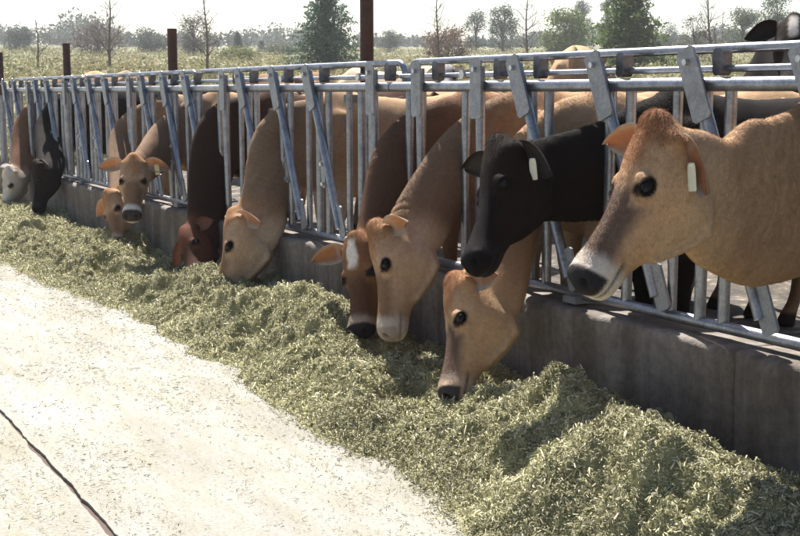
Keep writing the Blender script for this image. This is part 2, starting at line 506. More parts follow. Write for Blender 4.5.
POLAB = [None, 'tallest rusty brown pipe post, rising out of the top of the picture',
         'rusty brown pipe post beside the bare many-branched tree', 'rusty brown pipe post left of the thin bare tree, second from the left',
         'rusty brown pipe post cut by the left edge of the picture']
for i, px_ in enumerate(PIPE_X[:5]):
    if i == 0: continue
    o = empty('fence_post', (px_, FY + .165, PEN_Z - .04)); tag(o, POLAB[i], 'post', 'rusty fence posts')
    H = (2.12 if i == 1 else 1.96) - PEN_Z + .04
    sk = 1.43 - PEN_Z; mb = MB(); mb.tube([(0, 0, 0), (0, 0, sk)], .047, 16); mb.build('socket', MAT['steel'], o)
    mb = MB(); mb.tube([(0, 0, sk - .1), (0, 0, H)], .041, 16, caps=False); mb.tube([(0, 0, H - .012), (0, 0, H - .01)], .0405, 16)
    mb.build('pipe', MAT['post'], o)
    mb = MB(); mb.box((0, -.095, 1.37 - PEN_Z + .055), (.08, .085, .05)); mb.build('clamp', MAT['steel_dark'], o, False)

# ------------------------------------------------------------------ cows
def loft(mb, rings):
    n = len(rings[0]); V = np.concatenate(rings); F = []
    for i in range(len(rings) - 1):
        for k in range(n):
            k2 = (k + 1) % n; F.append((i*n+k, i*n+k2, (i+1)*n+k2, (i+1)*n+k))
    F.append(tuple(range(n-1, -1, -1))); F.append(tuple((len(rings)-1)*n + k for k in range(n)))
    mb.add(V, F)
HEAD = np.array([  # t, top, bottom, half width
 (-.075, -.075, -.12, .03), (-.05, -.035, -.145, .055), (-.01, -.004, -.17, .075), (.04, .012, -.19, .086), (.10, .014, -.215, .094),
 (.18, .010, -.25, .101), (.26, .002, -.275, .107), (.33, -.006, -.284, .107), (.40, -.013, -.280, .098), (.48, -.018, -.262, .085),
 (.56, -.020, -.236, .075), (.64, -.020, -.206, .067), (.72, -.017, -.166, .061), (.79, -.013, -.154, .062), (.85, -.008, -.148, .067),
 (.90, -.006, -.144, .072), (.945, -.008, -.139, .073), (.985, -.018, -.131, .068), (1.015, -.034, -.120, .056), (1.03, -.052, -.102, .034)])
TORSO = np.array([ # s ahead of withers, top, bottom, half width   (1.25 m tall cow)
 (.34, .93, .70, .05), (.29, 1.00, .62, .11), (.20, 1.10, .57, .155), (.09, 1.19, .545, .185), (0, 1.25, .53, .205), (-.12, 1.24, .51, .225), (-.3, 1.205, .49, .25),
 (-.55, 1.19, .465, .272), (-.8, 1.20, .46, .275), (-.98, 1.235, .52, .262), (-1.12, 1.255, .60, .245), (-1.3, 1.24, .68, .205),
 (-1.45, 1.20, .76, .15), (-1.53, 1.13, .82, .09), (-1.56, 1.05, .88, .04)])
def spow(x, p): return np.sign(x) * np.abs(x) ** p
def catmull(P, n):
    P = [np.array(p, float) for p in P]; P = [2*P[0]-P[1]] + P + [2*P[-1]-P[-2]]; out = []
    for i in range(1, len(P) - 2):
        for k in range(n):
            t = k / n
            out.append(.5*((2*P[i]) + (-P[i-1]+P[i+1])*t + (2*P[i-1]-5*P[i]+4*P[i+1]-P[i+2])*t*t + (-P[i-1]+3*P[i]-3*P[i+1]+P[i+2])*t**3))
    out.append(P[-2]); return out
def unit(v): v = np.array(v, float); return v / (np.linalg.norm(v) + 1e-12)
def lerp(a, b, t): return np.array(a)*(1-t) + np.array(b)*t

COATS = {
 'fawn':  dict(base=(.42, .268, .155), neck=(.40, .25, .145), back=(.50, .32, .18), poll=(.27, .12, .055), bridge=(.10, .065, .052), cheek=(.43, .27, .155), muzz=(.58, .51, .43), low=(.46, .315, .19), pad=(.05, .042, .045)),
 'tan':   dict(base=(.29, .17, .092), neck=(.215, .138, .088), back=(.44, .28, .16), poll=(.33, .165, .075), bridge=(.20, .115, .065), cheek=(.40, .265, .17), muzz=(.60, .53, .46), low=(.50, .37, .26), pad=(.05, .04, .04)),
 'brown': dict(base=(.18, .092, .05), neck=(.11, .062, .04), back=(.30, .17, .09), poll=(.22, .10, .045), bridge=(.10, .05, .03), cheek=(.20, .105, .055), muzz=(.55, .48, .42), low=(.24, .14, .08), pad=(.02, .018, .02)),
 'dark':  dict(base=(.050, .025, .017), neck=(.036, .019, .013), back=(.08, .038, .023), poll=(.15, .06, .036), bridge=(.05, .022, .015), cheek=(.10, .040, .024), muzz=(.07, .05, .042), low=(.05, .028, .02), pad=(.012, .011, .012)),
 'black': dict(base=(.012, .009, .008), neck=(.013, .010, .008), back=(.014, .011, .009), poll=(.024, .015, .011), bridge=(.010, .008, .008), cheek=(.017, .011, .009), muzz=(.022, .018, .018), low=(.012, .009, .008), pad=(.008, .007, .008)),
 'blaze': dict(base=(.20, .10, .055), neck=(.19, .10, .06), back=(.30, .17, .09), poll=(.55, .48, .42), bridge=(.66, .60, .53), cheek=(.50, .42, .36), muzz=(.60, .52, .47), low=(.40, .30, .22), pad=(.10, .07, .065)),
 'cream': dict(base=(.55, .40, .25), neck=(.45, .30, .18), back=(.66, .52, .36), poll=(.42, .24, .12), bridge=(.22, .13, .08), cheek=(.5, .36, .24), muzz=(.66, .6, .52), low=(.58, .45, .32), pad=(.05, .04, .04)),
 'pied':  dict(base=(.012, .010, .010), neck=(.012, .010, .010), back=(.014, .012, .012), poll=(.6, .55, .5), bridge=(.65, .6, .55), cheek=(.05, .045, .045), muzz=(.55, .48, .44), low=(.55, .52, .48), pad=(.05, .04, .04)),
}
def make_cow(label, coat, P, M, face, ground_xy, heading, cross=None, hs=None, bs=1.0, voxel=.011, ears=None,
             pz=None, eye=True, tags=(), star=False, group='cows feeding along the fence', neck_mid=None, neckw=1.0, neckd=1.0, pad=None, mzs=1.0, jawd=1.0, patches=0, hair=0, ear_col=None, earlen=1.0):
    """P poll, M muzzle (world), face: heading the forehead looks to, ground_xy: point on the ground under the withers"""
    c = {k: np.array(v) for k, v in COATS[coat].items()}
    if pad is not None: c['pad'] = np.array(pad)
    P = np.array(P, float); M = np.array(M, float)
    gz = float(terrain(np.array(ground_xy[0]), np.array(ground_xy[1]))) if pz is None else pz
    O = np.array((ground_xy[0], ground_xy[1], gz))
    fw = np.array((math.cos(heading), math.sin(heading), 0)); lat_b = np.cross(fw, (0, 0, 1))
    UPV = np.array((0, 0, 1.0))
    ax = unit(M - P); hs = (np.linalg.norm(M - P) / .5) if hs is None else hs
    ff = np.array((math.cos(face), math.sin(face), 0)); lat = np.cross(ff, UPV); lat = unit(lat - ax * (lat @ ax)); dd = np.cross(lat, ax)
    def H(a, l, d): return P + (ax * a + lat * l + dd * d) * hs        # head frame -> world
    def B(s, l, z): return O + (fw * s + lat_b * l) * bs + UPV * z * bs
    mb = MB()
    # torso
    n = 28; ph = np.arange(n) * 2 * math.pi / n
    rings = []
    for s, top, bot, w in TORSO:
        zc, hz = (top + bot) / 2, (top - bot) / 2; v = np.cos(ph)
        x = w * spow(np.sin(ph), .85) * (1 - .34 * np.maximum(v, 0) ** 1.6); z = zc + hz * spow(v, .9)
        rings.append(np.array([B(s, xx, zz) for xx, zz in zip(x, z)]))
    loft(mb, rings)
    for sd in (-1, 1):
        mb.tube([B(-.02, sd*.13, 1.08), B(.06, sd*.165, .86), B(.0, sd*.15, .70), B(.0, sd*.135, .58), B(.015, sd*.125, .37), B(.01, sd*.12, .33), B(.0, sd*.12, .12), B(.035, sd*.12, .05), B(.05, sd*.12, -.015)],
                [r*bs for r in (.07, .125, .115, .082, .052, .048, .034, .042, .052)], 14)
        mb.tube([B(-1.2, sd*.12, .98), B(-1.12, sd*.17, .80), B(-1.12, sd*.165, .66), B(-1.27, sd*.145, .50), B(-1.36, sd*.135, .42), B(-1.32, sd*.13, .30), B(-1.29, sd*.13, .12), B(-1.25, sd*.13, .05), B(-1.23, sd*.13, -.015)],
                [r*bs for r in (.16, .17, .14, .085, .056, .042, .036, .043, .053)], 14)
        mb.sphere(B(-1.08, sd*.195, 1.155), .05*bs); mb.sphere(B(-1.46, sd*.09, 1.07), .05*bs)
    mb.sphere(B(-1.05, 0, .56), (.17*bs, .17*bs, .15*bs), 16, 10)
    mb.tube([B(-1.46, 0, 1.22), B(-1.56, 0, 1.17), B(-1.60, 0, 1.0), B(-1.59, 0, .75), B(-1.58, 0, .55), B(-1.58, 0, .36)], [.035*bs, .032*bs, .024*bs, .019*bs, .035*bs, .015*bs], 10)
    # neck
    h0 = H(.075, 0, -.115); hB = H(.055, 0, -.175)
    pts = [H(.12, 0, -.10), hB]
    if neck_mid is not None: pts.append(np.array(neck_mid, float))
    if cross is not None: pts.append(np.array(cross, float))
    pts += [B(.08, 0, .94), B(-.22, 0, .92)]
    path = catmull(pts, 6); path = np.array(path)
    dist = np.concatenate([[0], np.cumsum(np.linalg.norm(np.diff(path, axis=0), axis=1))]); T = dist / dist[-1]
    rings = []
    for i, p in enumerate(path):
        t = T[i]; tan = unit(path[min(i+1, len(path)-1)] - path[max(i-1, 0)])
        la = unit(lerp(lat, lat_b, sstep(0, .5, t))); la = unit(la - tan * (la @ tan)); up = np.cross(la, -tan)
        hd = np.interp(t, [0, .12, .35, .6, .8, 1], [.105*hs, .140*hs, .166*bs*neckd, .208*bs*(.5+.5*neckd), .27*bs, .28*bs])
        hw = np.interp(t, [0, .12, .35, .6, .8, 1], [.066*hs, .078*hs, .082*bs, .100*bs, .155*bs, .19*bs]) * neckw
        v = np.cos(ph); x = hw * spow(np.sin(ph), .85) * (1 - .12 * np.maximum(v, 0) ** 1.5 - .22 * np.maximum(-v, 0) ** 2)
        rings.append(np.array([p + la * xx + up * (hd * vv) for xx, vv in zip(x, v)]))
    loft(mb, rings)
    # head
    rings = []
    for t, top, bot, w in HEAD:
        bot = bot * (1 + (jawd - 1) * float(sstep(-.05, .2, t)) * (1 - .6*float(sstep(.6, .85, t))))
        mid, hf = (top + bot) / 2, (top - bot) / 2; v = np.cos(ph); s_ = np.sin(ph)
        jaw = 1 - (.34 - .12 * sstep(.75, .95, t)) * np.maximum(-v, 0) - .10 * np.maximum(v, 0) ** 2
        x = w * spow(s_, .80) * jaw; d = mid + hf * spow(v, .82)
        rings.append(np.array([H(t * .5, xx, d_) for xx, d_ in zip(x, d)]))
    loft(mb, rings)
    mb.sphere(H(-.004, 0, -.030), (.050*hs,)*3, 12, 9)           # poll
    for sd in (-1, 1):
        mb.sphere(H(.168, sd*.062, -.044), .027*hs, 12, 9)      # brow
        mb.sphere(H(.202, sd*.070, -.062), .029*hs, 12, 9)      # under the eye
        mb.sphere(H(.200, sd*.030, -.165), .066*hs, 14, 9)      # cheek muscle
        mb.sphere(H(.466, sd*.040, -.040), .027*hs, 12, 9)      # nostril wing
        mb.tube([H(.195, sd*.080, -.088), H(.25, sd*.071, -.094), H(.32, sd*.053, -.092)], [.013*hs, .013*hs, .010*hs], 8)   # facial crest
        mb.tube([H(.12, sd*.052, -.225*jawd), H(.19, sd*.050, -.262*jawd), H(.26, sd*.042, -.225*jawd), H(.34, sd*.036, -.170*jawd)], [.016*hs, .019*hs, .016*hs, .012*hs], 8)   # jaw bone
        mb.tube([H(.03, sd*.06, -.05), H(.026, sd*.108, -.062)], [.03*hs, .021*hs], 10)   # ear root
    me = mb.mesh('tmp', False)
    ob = bpy.data.objects.new('tmp', me); COL.objects.link(ob)
    md = ob.modifiers.new('r', 'REMESH'); md.mode = 'VOXEL'; md.voxel_size = voxel; md.use_smooth_shade = True
    dg = bpy.context.evaluated_depsgraph_get(); ev = ob.evaluated_get(dg); me2 = bpy.data.meshes.new_from_object(ev)
    bpy.data.objects.remove(ob); bpy.data.meshes.remove(me)
    nv = len(me2.vertices); V = np.empty(nv*3, dtype=np.float32); me2.vertices.foreach_get('co', V); V = V.reshape(-1, 3).astype(float)
    E = np.empty(len(me2.edges)*2, dtype=np.int32); me2.edges.foreach_get('vertices', E); E = E.reshape(-1, 2)
    deg = np.bincount(E.ravel(), minlength=nv)[:, None].astype(float)
    def nbr(Vv):
        S = np.empty_like(Vv)
        for k in range(3):
            S[:, k] = np.bincount(E[:, 0], Vv[E[:, 1], k], nv) + np.bincount(E[:, 1], Vv[E[:, 0], k], nv)
        return S / deg
    q = (V - P) / hs; a = q @ ax; l = q @ lat; d = q @ dd
    ishead = sstep(.02, .12, a) * (np.linalg.norm(q - (ax*.22 - dd*.1), axis=1) < .36)
    rr = .011 / voxel
    it_all, it_body = max(2, int(3 * rr)), int(22 * min(rr, 1.6))
    for i in range(it_body):
        w = (.5 * (1 - ishead))[:, None] if i >= it_all else .5
        S = nbr(V); V = V + (S - V) * w
        if i < it_all: S = nbr(V); V = V - (S - V) * .3
    # --- sculpted detail in the head frame
    q = (V - P) / hs; a = q @ ax; l = q @ lat; d = q @ dd
    onhead = (np.linalg.norm(q - (ax*.25 - dd*.1), axis=1) < .42)
    al = np.abs(l)
    hsoft = sstep(.44, .30, np.linalg.norm(q - (ax*.27 - dd*.1), axis=1))
    def gs(da, dl, ddd, ra, rl, rd): return np.exp(-((a-da)/ra)**2 - ((al-dl)/rl)**2 - ((d-ddd)/rd)**2) * onhead
    nost = gs(.500, .036, -.046, .016, .012, .016)
    eyeP = []
    for sd in (-1, 1):
        m = onhead & (np.abs(a - .188) < .016) & (np.abs(d + .050) < .016) & (l * sd > 0)
        eyeP.append(sd * (np.max(al[m]) if m.any() else .1))
    el = (abs(eyeP[0]) + abs(eyeP[1])) / 2
    sock = np.exp(-((a-.188)/.021)**2 - ((d+.050)/.015)**2) * (al > .05) * onhead
    lid = np.exp(-((np.hypot((a-.188)/1.25, (d+.050)) - .021)/.0055)**2) * (al > .05) * onhead
    mouth = np.exp(-((d - (-.102 - .10*(.5 - a)))/.0055)**2) * sstep(.375, .41, a) * sstep(.522, .508, a) * onhead * (al > .015)
    n_lat = np.sign(l)[:, None] * lat
    V = V - (ax * .026 + n_lat * .003 - dd*.004) * hs * nost[:, None]
    V = V - n_lat * (.005 * hs * sock[:, None]) + n_lat * ((.005 + .007*sstep(-.055, -.035, d)) * hs * lid)[:, None]
    V = V - n_lat * (.006 * hs * mouth[:, None]) - ax * (.004 * hs * mouth[:, None])
    # slow irregularity of skin and muscle, and folds along the neck
    N = np.zeros(nv*3, dtype=np.float32); me2.vertices.foreach_set('co', V.astype(np.float32).ravel()); me2.update()
    me2.vertex_normals.foreach_get('vector', N); N = N.reshape(-1, 3)
    sd_ = abs(hash(label)) % 97 if False else sum(map(ord, label)) % 97
    n1 = fbm(V[:, 0]*9 + V[:, 2]*5, V[:, 1]*9 - V[:, 2]*7, 3, sd_) - .5
    V = V + N * ((.012 * n1) * (1 - .7*ishead))[:, None] * bs
    if voxel < .0125:
        best = np.full(nv, 9.0); tn = np.zeros(nv)
        for i in range(len(path)):
            dq = np.linalg.norm(V - path[i], axis=1); m_ = dq < best; best[m_] = dq[m_]; tn[m_] = T[i]
        pr = V - P; tl = dist[-1]; w_n = sstep(.03, .12, tn) * sstep(.75, .55, tn) * (1 - ishead)
        along = V @ unit(path[len(path)//2] - path[0])
        f1 = fbm(along*26 + 4*n1, (V @ lat_b)*2.5 + V[:, 2]*1.2, 2, sd_+11); f2 = fbm(V[:, 0]*5, V[:, 2]*5 + V[:, 1]*4, 2, sd_+13)
        V = V - N * (np.maximum(0, .5 - np.abs(f1 - .5)*6) * .010 * w_n * sstep(.42, .62, f2))[:, None]
        # shoulder blade and the groove in front of it
        qs = (V - O); s0 = (qs @ fw)/bs; z0 = qs[:, 2]/bs; l0 = np.abs(qs @ lat_b)/bs
        V = V + N * (.022*np.exp(-((s0+.02-.18*(z0-.85))/.075)**2)*sstep(.55, .75, z0)*sstep(1.2, 1.05, z0) - .018*np.exp(-((s0-.16-.18*(z0-.85))/.06)**2)*sstep(.6, .8, z0)*sstep(1.15, 1.0, z0))[:, None]*bs*(l0 > .06)[:, None]
    # --- colours
    qb = V - O; s = (qb @ fw) / bs; zb = qb[:, 2] / bs
    nz = fbm(V[:, 0]*4 + V[:, 2]*3, V[:, 1]*4 - V[:, 2]*4, 4, sd_+3)
    nf = fbm(V[:, 0]*30 + V[:, 2]*22, V[:, 1]*30 - V[:, 2]*25, 3, sd_+5)
    def mx(C, col, m): return C * (1 - m[:, None]) + col * m[:, None]
    C = np.tile(c['base'], (nv, 1))
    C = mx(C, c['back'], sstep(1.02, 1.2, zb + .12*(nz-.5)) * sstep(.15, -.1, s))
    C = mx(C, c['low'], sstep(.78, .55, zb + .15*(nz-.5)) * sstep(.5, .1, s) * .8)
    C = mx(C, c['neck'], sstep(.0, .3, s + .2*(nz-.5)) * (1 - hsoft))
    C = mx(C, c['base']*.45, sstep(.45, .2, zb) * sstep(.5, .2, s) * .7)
    hm = hsoft * sstep(-.10, .08, a + .06*(nf-.5))
    C = mx(C, c['cheek'], hm)
    C = mx(C, c['low'], hm * sstep(-.14, -.2, d + .05*(nz-.5)) * .75)
    C = mx(C, c['poll'], onhead * sstep(.10, .0, a + .08*(nf-.5)) * sstep(-.09, -.03, d) * sstep(-.12, -.04, a) * .85)
    C = mx(C, c['poll'], hm * sstep(-.05, -.015, d - .1*np.maximum(al-.05, 0)) * sstep(.20, .10, a + .10*(nf-.5)) * sstep(.075, .04, al) * .8)
    C = mx(C, c['bridge'], hm * sstep(.17, .24, a + .05*(nf-.5)) * sstep(-.095, -.045, d + .05*(nz-.5) - .25*np.maximum(a-.25, 0)*0) * sstep(.46, .41, a) * .9)
    ring = np.hypot((a-.188)/1.35, d+.050 - .12*(a-.188)); onside = (al > .05) * onhead
    C = mx(C, c['cheek']*1.15 + .015 * (coat in ('fawn', 'tan', 'cream')), onside * sstep(.058, .036, ring) * .55)
    C = mx(C, np.array((.012, .008, .007)), onside * sstep(.0285, .0205, ring + .004*(nf-.5)))
    muz = hm * sstep(.392, .435, a + .03*(nf-.5) - .20*np.maximum(-d-.09, 0)) * mzs
    C = mx(C, c['muzz'], muz)
    C = mx(C, c['pad'], hm * sstep(.452, .464, a + .10*np.maximum(-.03-d, 0) - .25*np.maximum(al-.045, 0) + .006*(nf-.5)) * sstep(-.092, -.080, d) * sstep(.405, .44, a) )
    C = mx(C, c['pad']*.3, np.clip(nost*1.4, 0, 1)); C = mx(C, c['pad']*.5, np.clip(mouth, 0, 1) * .8)
    if star:
        C = mx(C, np.array((.72, .66, .58)), hm * sstep(.035, .02, al + .03*(nf-.5) + .02*np.abs(a-.09)) * sstep(.0, .03, a) * sstep(.17, .13, a + .05*(nf-.5)) * (d > -.05))
    if patches:
        C = mx(C, np.array((.68, .63, .55)), sstep(patches-.03, patches+.03, nz) * (1-onhead))
    C = C * (1 + .22*(nf[:, None]-.5) + .34*(nz[:, None]-.5))
    C = mx(C, np.array((.03, .025, .022)), sstep(.075, .05, zb) * sstep(.4, .2, s))
    C = np.clip(C, .004, .85)
    # --- ears joined to the same mesh
    FV = np.empty(len(me2.polygons)*4, dtype=np.int32); me2.loops.foreach_get('vertex_index', FV); FV = FV.reshape(-1, 4)
    allV, allF, allC, midx = [V], [FV], [C], [np.zeros(len(FV), dtype=np.int32)]
    off = nv; nu, nw = 16, 11; EL = .172*earlen
    ec = ear_col or {}
    edir = ears or [(.92, -.22, .12), (.92, -.22, .12)]
    tagpos = []
    for e, sd in enumerate((-1, 1)):
        L_, b_, dn = edir[e]
        dr = unit(lat*sd*L_ + dd*b_ + ax*dn)
        op = unit(dd*.75 + ax*.45 - UPV*.1); op = unit(op - dr*(op@dr)); wd = np.cross(dr, op)
        root = H(.028, sd*.088, -.062)
        rows = []; cols = []
        for side in (0, 1):
            for iu in range(nu):
                u = iu / (nu - 1)
                wv = .053 * (np.sin(math.pi * min(1, .13 + .87*u) ** .85) ** .75 if u < 1 else 0) + .0008
                for iw in range(nw):
                    v = -1 + 2*iw/(nw-1)
                    cup = -.030*(1 - v*v)*(1-u*.45) + .010*v*u
                    th = (.0045 if side else 0) * (1 - .6*v*v)
                    droop = -.035*u*u
                    p = root + (dr*(EL*u) + wd*(wv*v) + op*(cup - th) )*hs + UPV*droop*hs
                    rows.append(p)
                    if side == 0:
                        cc = lerp(c['muzz']*.75 if coat not in ('black', 'dark') else c['poll'], c['poll']*1.35 + .02, float(sstep(.95, .45, abs(v))))
                        if u < .3: cc = lerp(cc, c['muzz']*.8 if coat not in ('black', 'dark') else cc, .5)
                    else: cc = lerp(c['cheek']*1.0, c['poll']*1.2, .35)
                    cols.append(cc)
        W = np.array(rows); Fi = []
        for side in (0, 1):
            o2 = side*nu*nw
            for iu in range(nu-1):
                for iw in range(nw-1):
                    A = o2+iu*nw+iw; f4 = (A, A+1, A+nw+1, A+nw); Fi.append(f4 if side == 0 else f4[::-1])
        for iu in range(nu-1):
            for iw in (0, nw-1):
                A = iu*nw+iw; f4 = (A, A+nw, nu*nw+A+nw, nu*nw+A); Fi.append(f4)
        for iw in range(nw-1):
            A = (nu-1)*nw+iw; Fi.append((A, A+1, nu*nw+A+1, nu*nw+A))
        allV.append(W); allF.append(np.array(Fi)+off); allC.append(np.array(cols)); midx.append(np.ones(len(Fi), dtype=np.int32)); off += len(W)
        tagpos.append((root + dr*.075*hs + op*(-.012)*hs - UPV*.005, dr, op, wd))
    root_o = empty('cow', tuple(O)); tag(root_o, label, 'cow', group)
    if ear_col is not None:
        for kk in (1, 2): allC[kk] = allC[kk]*0 + np.array(ear_col)
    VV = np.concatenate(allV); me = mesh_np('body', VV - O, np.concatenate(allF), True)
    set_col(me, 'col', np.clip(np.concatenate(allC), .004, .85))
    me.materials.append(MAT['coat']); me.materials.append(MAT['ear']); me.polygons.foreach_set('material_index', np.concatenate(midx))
    body = link('body', me, None, root_o)
    bpy.data.meshes.remove(me2)
    if eye:
        for sd in (-1, 1):
            mb = MB(); mb.sphere((0, 0, 0), .0170*hs, 16, 10)
            Ve = mb.v[0]; mb.v[0] = Ve + np.outer(Ve @ ax, ax)*.28 - np.outer(Ve @ dd, dd)*.08
            o = mb.build('eye', MAT['eye'], root_o); o.location = Vector(H(.188, sd*(el - .0128), -.050) - O)
    for sd, mat, tl in tags:
        p, dr, op, wd = tagpos[0 if sd < 0 else 1]
        mb = MB(); dn = unit(-UPV*1.0 + dr*.15)
        s1 = unit(np.cross(dn, op)); o3 = np.cross(s1, dn)
        A = [s1, dn, o3]; h = .078*hs; w_ = .017*hs
        prof = [(-.7, 0), (.7, 0), (.92, .12), (1, .35), (1, .93), (.85, 1), (-.85, 1), (-1, .93), (-1, .35), (-.92, .12)]
        k = len(prof); Vt = [p + op*.012 + s1*(x*w_) + dn*(y*h) + o3*z for z in (.0012, -.0012) for x, y in prof]
        mb.add(np.array(Vt) - O, [tuple(range(k)), tuple(range(2*k-1, k-1, -1))] + [(i, i+k, (i+1) % k+k, (i+1) % k) for i in range(k)])
        mb.sphere(p + op*.013 - O + dn*.006, .008, 8, 6)
        o = mb.build('ear_tag', MAT[mat], root_o, False)
        if tl: o['label'] = tl
    if hair:
        r = np.random.default_rng(sd_); Nn = np.zeros(len(VV)*3, dtype=np.float32); me.vertex_normals.foreach_get('vector', Nn); Nn = Nn.reshape(-1, 3)
        CC = np.clip(np.concatenate(allC), .004, .85); Vb = VV[:nv]
        toc = np.array((0, 0, CH)) - Vb
        vis = (Vb[:, 1] < 3.9) & ((Nn[:nv]*toc).sum(1) > -.35*np.linalg.norm(toc, axis=1)) & (nost < .1) & (sock*(al > .05) < .25) & ((a < .44) | ~onhead)
        ids = np.flatnonzero(vis); pick = r.choice(ids, hair); j = E[r.integers(0, len(E), hair)]
        p0 = VV[pick] + r.normal(0, voxel*.55, (hair, 3)); nn = Nn[pick]; p0 -= nn*((p0 - VV[pick])*nn).sum(1)[:, None]
        hm_ = hsoft[pick][:, None]; flow = ax*hm_*.9 + (-ax*.2 + np.array((0, .7, -.45)))*(1-hm_) + r.normal(0, .20, (hair, 3)); flow -= nn*(flow*nn).sum(1)[:, None]
        flow /= np.linalg.norm(flow, axis=1)[:, None] + 1e-9
        ln = (.006 + .003*(1-hm_) + .016*np.exp(-((a[pick]+.01)/.05)**2)[:, None]*(d[pick] > -.07)[:, None])*(.6 + .8*r.random((hair, 1)))
        pts_ = np.stack([p0 - nn*.001, p0 + flow*ln*.5 + nn*ln*.16, p0 + flow*ln + nn*ln*.18], 1) - O
        hc = bpy.data.hair_curves.new('hair'); hc.add_curves([3]*hair)
        hc.points.foreach_set('position', pts_.astype(np.float32).ravel())
        at = hc.attributes.get('radius') or hc.attributes.new('radius', 'FLOAT', 'POINT')
        at.data.foreach_set('value', np.tile(np.array((.00045, .00036, .00010), dtype=np.float32), hair))
        at = hc.attributes.new('col', 'FLOAT_COLOR', 'CURVE'); c4 = np.ones((hair, 4), dtype=np.float32); c4[:, :3] = CC[pick]*(.88 + .26*r.random((hair, 1)))
        at.data.foreach_set('color', c4.ravel())
        hc.materials.append(MAT['hair']); link('hair', hc, None, root_o)
    return dict(root=root_o, V=VV, C=np.concatenate(allC), F=np.concatenate(allF), O=O, nv=nv, H=H)

def deg(a): return math.radians(a)
SOUTH = deg(-90)            # towards the lane
def lockx(k): return X0 - PITCH_X*k + .46
def feeder(k, P, M, face, label, coat, cz=.98, dx=0, wy=3.72, head=SOUTH, **kw):
    x = lockx(k)
    return make_cow(label, coat, P, M, face, (x + dx, wy), head, cross=(x + kw.pop('cx', 0), FY + .02, cz), **kw)

COWS = {}
def px_head(p, yp, m, L):
    """poll at depth yp on its line of sight, muzzle on its own, the head L long and turned towards the lane"""
    a = aty(p[0], p[1], yp); c = [(abs(np.linalg.norm(aty(m[0], m[1], yp + d) - a) - L), d) for d in np.linspace(-.34, 0.02, 181)]
    best = min(c)[0]; d = min(d for e, d in c if e < best + .004)
    return a, aty(m[0], m[1], yp + d)
# big fawn cow on the right
P, M_ = px_head((648, 121), 2.58, (566, 276), .555)
COWS['L'] = feeder(0, P, M_, deg(-103), 'large fawn cow at the right with raised head, white muzzle and pale ear tag', 'fawn', cz=1.07, wy=3.76, bs=1.09, mzs=.85, neckd=1.62, jawd=1.15, pad=(.022, .02, .022),
    voxel=.0085, hair=70000, tags=[(-1, 'tag_pale', 'long pale plastic ear tag')], neck_mid=(lockx(0)+.03, 2.95, 1.06), dx=.02,
    ears=[(.42, -.62, .50), (.92, .50, .0)], earlen=.86)
# black cow
P, M_ = px_head((492, 143), 2.74, (461, 262), .54)
COWS['K'] = feeder(2, P, M_, deg(-103), 'black cow with head held level above the hay, narrow pale ear tag', 'black', cz=1.08, wy=3.72, bs=1.0, voxel=.009, neckd=1.15, hair=40000,
    tags=[(-1, 'tag_pale', None)], neck_mid=(lockx(2), 3.02, 1.06), ears=[(.50, -.55, .40), (.90, .50, -.25)], earlen=.92)
# fawn head under the black cow
P, M_ = px_head((449, 281), 2.80, (435, 398), .54)
COWS['J'] = feeder(3, P, M_, deg(-114), 'fawn cow with its head down in the hay beneath the black cow', 'fawn', cz=.95, wy=3.72, bs=1.0, mzs=.25, jawd=1.08, voxel=.009, neckd=1.0, hair=30000,
    ears=[(.78, -.38, -.08), (.8, -.1, -.3)])
P, M_ = px_head((370, 229), 2.78, (376, 338), .535)
COWS['H'] = feeder(4, P, M_, deg(-110), 'grey-tan cow lowering its head, pale muzzle, right one of the two close heads', 'tan', cz=1.03, wy=3.72, bs=1.02, mzs=.6, jawd=1.08, voxel=.009, hair=30000, pad=(.34, .27, .23), neckd=1.0,
    ears=[(.88, -.32, -.08), (.55, .05, -.80)], earlen=1.08)
P, M_ = px_head((352, 237), 2.88, (354, 331), .53)
COWS['G'] = feeder(5, P, M_, deg(-66), 'brown cow with white forehead star, left one of the two close heads', 'brown', cz=1.04, wy=3.72, bs=1.0, voxel=.010, mzs=.35, hair=20000,
    star=True, ears=[(.9, -.25, -.1), (.97, .10, -.16)], earlen=1.12)
P, M_ = px_head((229, 214), 2.93, (207, 304), .54)
COWS['F'] = feeder(8, P, M_, deg(-118), 'grey-fawn cow with its muzzle in the hay beside the very dark cow', 'tan', cz=1.08, wy=3.72, bs=1.0, voxel=.012, neckd=1.0,
    ears=[(.6, -.6, 0), (.8, -.25, -.1)])
P, M_ = px_head((181, 230), 2.92, (188, 277), .50)
COWS['E'] = feeder(10, P, M_, deg(-85), 'very dark brown cow feeding head down with a pinkish ear', 'dark', cz=1.06, wy=3.72, bs=1.0, voxel=.013)
P = aty(133, 156, 2.86); hd = unit(np.array((-P[0], -P[1], 0))); hd = unit(hd + np.array((.02, -.10, 0)))
M_ = P + .5*1.06*unit(hd*.62 + np.array((0, 0, -.80)))
COWS['C'] = feeder(12, P, M_, math.atan2(hd[1], hd[0]), 'light brown cow looking straight at the camera with spread ears', 'tan', cz=1.02, wy=3.72, bs=1.0, voxel=.012,
    tags=[(-1, 'tag_yellow', 'square cream ear tag')], ears=[(.97, -.08, -.05), (.97, -.08, -.1)], star=False)
P, M_ = px_head((105, 192), 2.88, (110, 243), .49)
COWS['D'] = feeder(14, P, M_, deg(-72), 'tan cow feeding head down, half behind the cow facing the camera', 'tan', cz=.95, wy=3.72, bs=.98, mzs=.3, voxel=.014)
P, M_ = px_head((33, 163), 2.92, (31, 212), .52)
COWS['B'] = feeder(19, P, M_, deg(-95), 'all-black cow feeding head down near the left edge', 'black', cz=1.0, wy=3.72, bs=1.06, voxel=.015)
P, M_ = px_head((6, 168), 2.92, (-2, 213), .50)
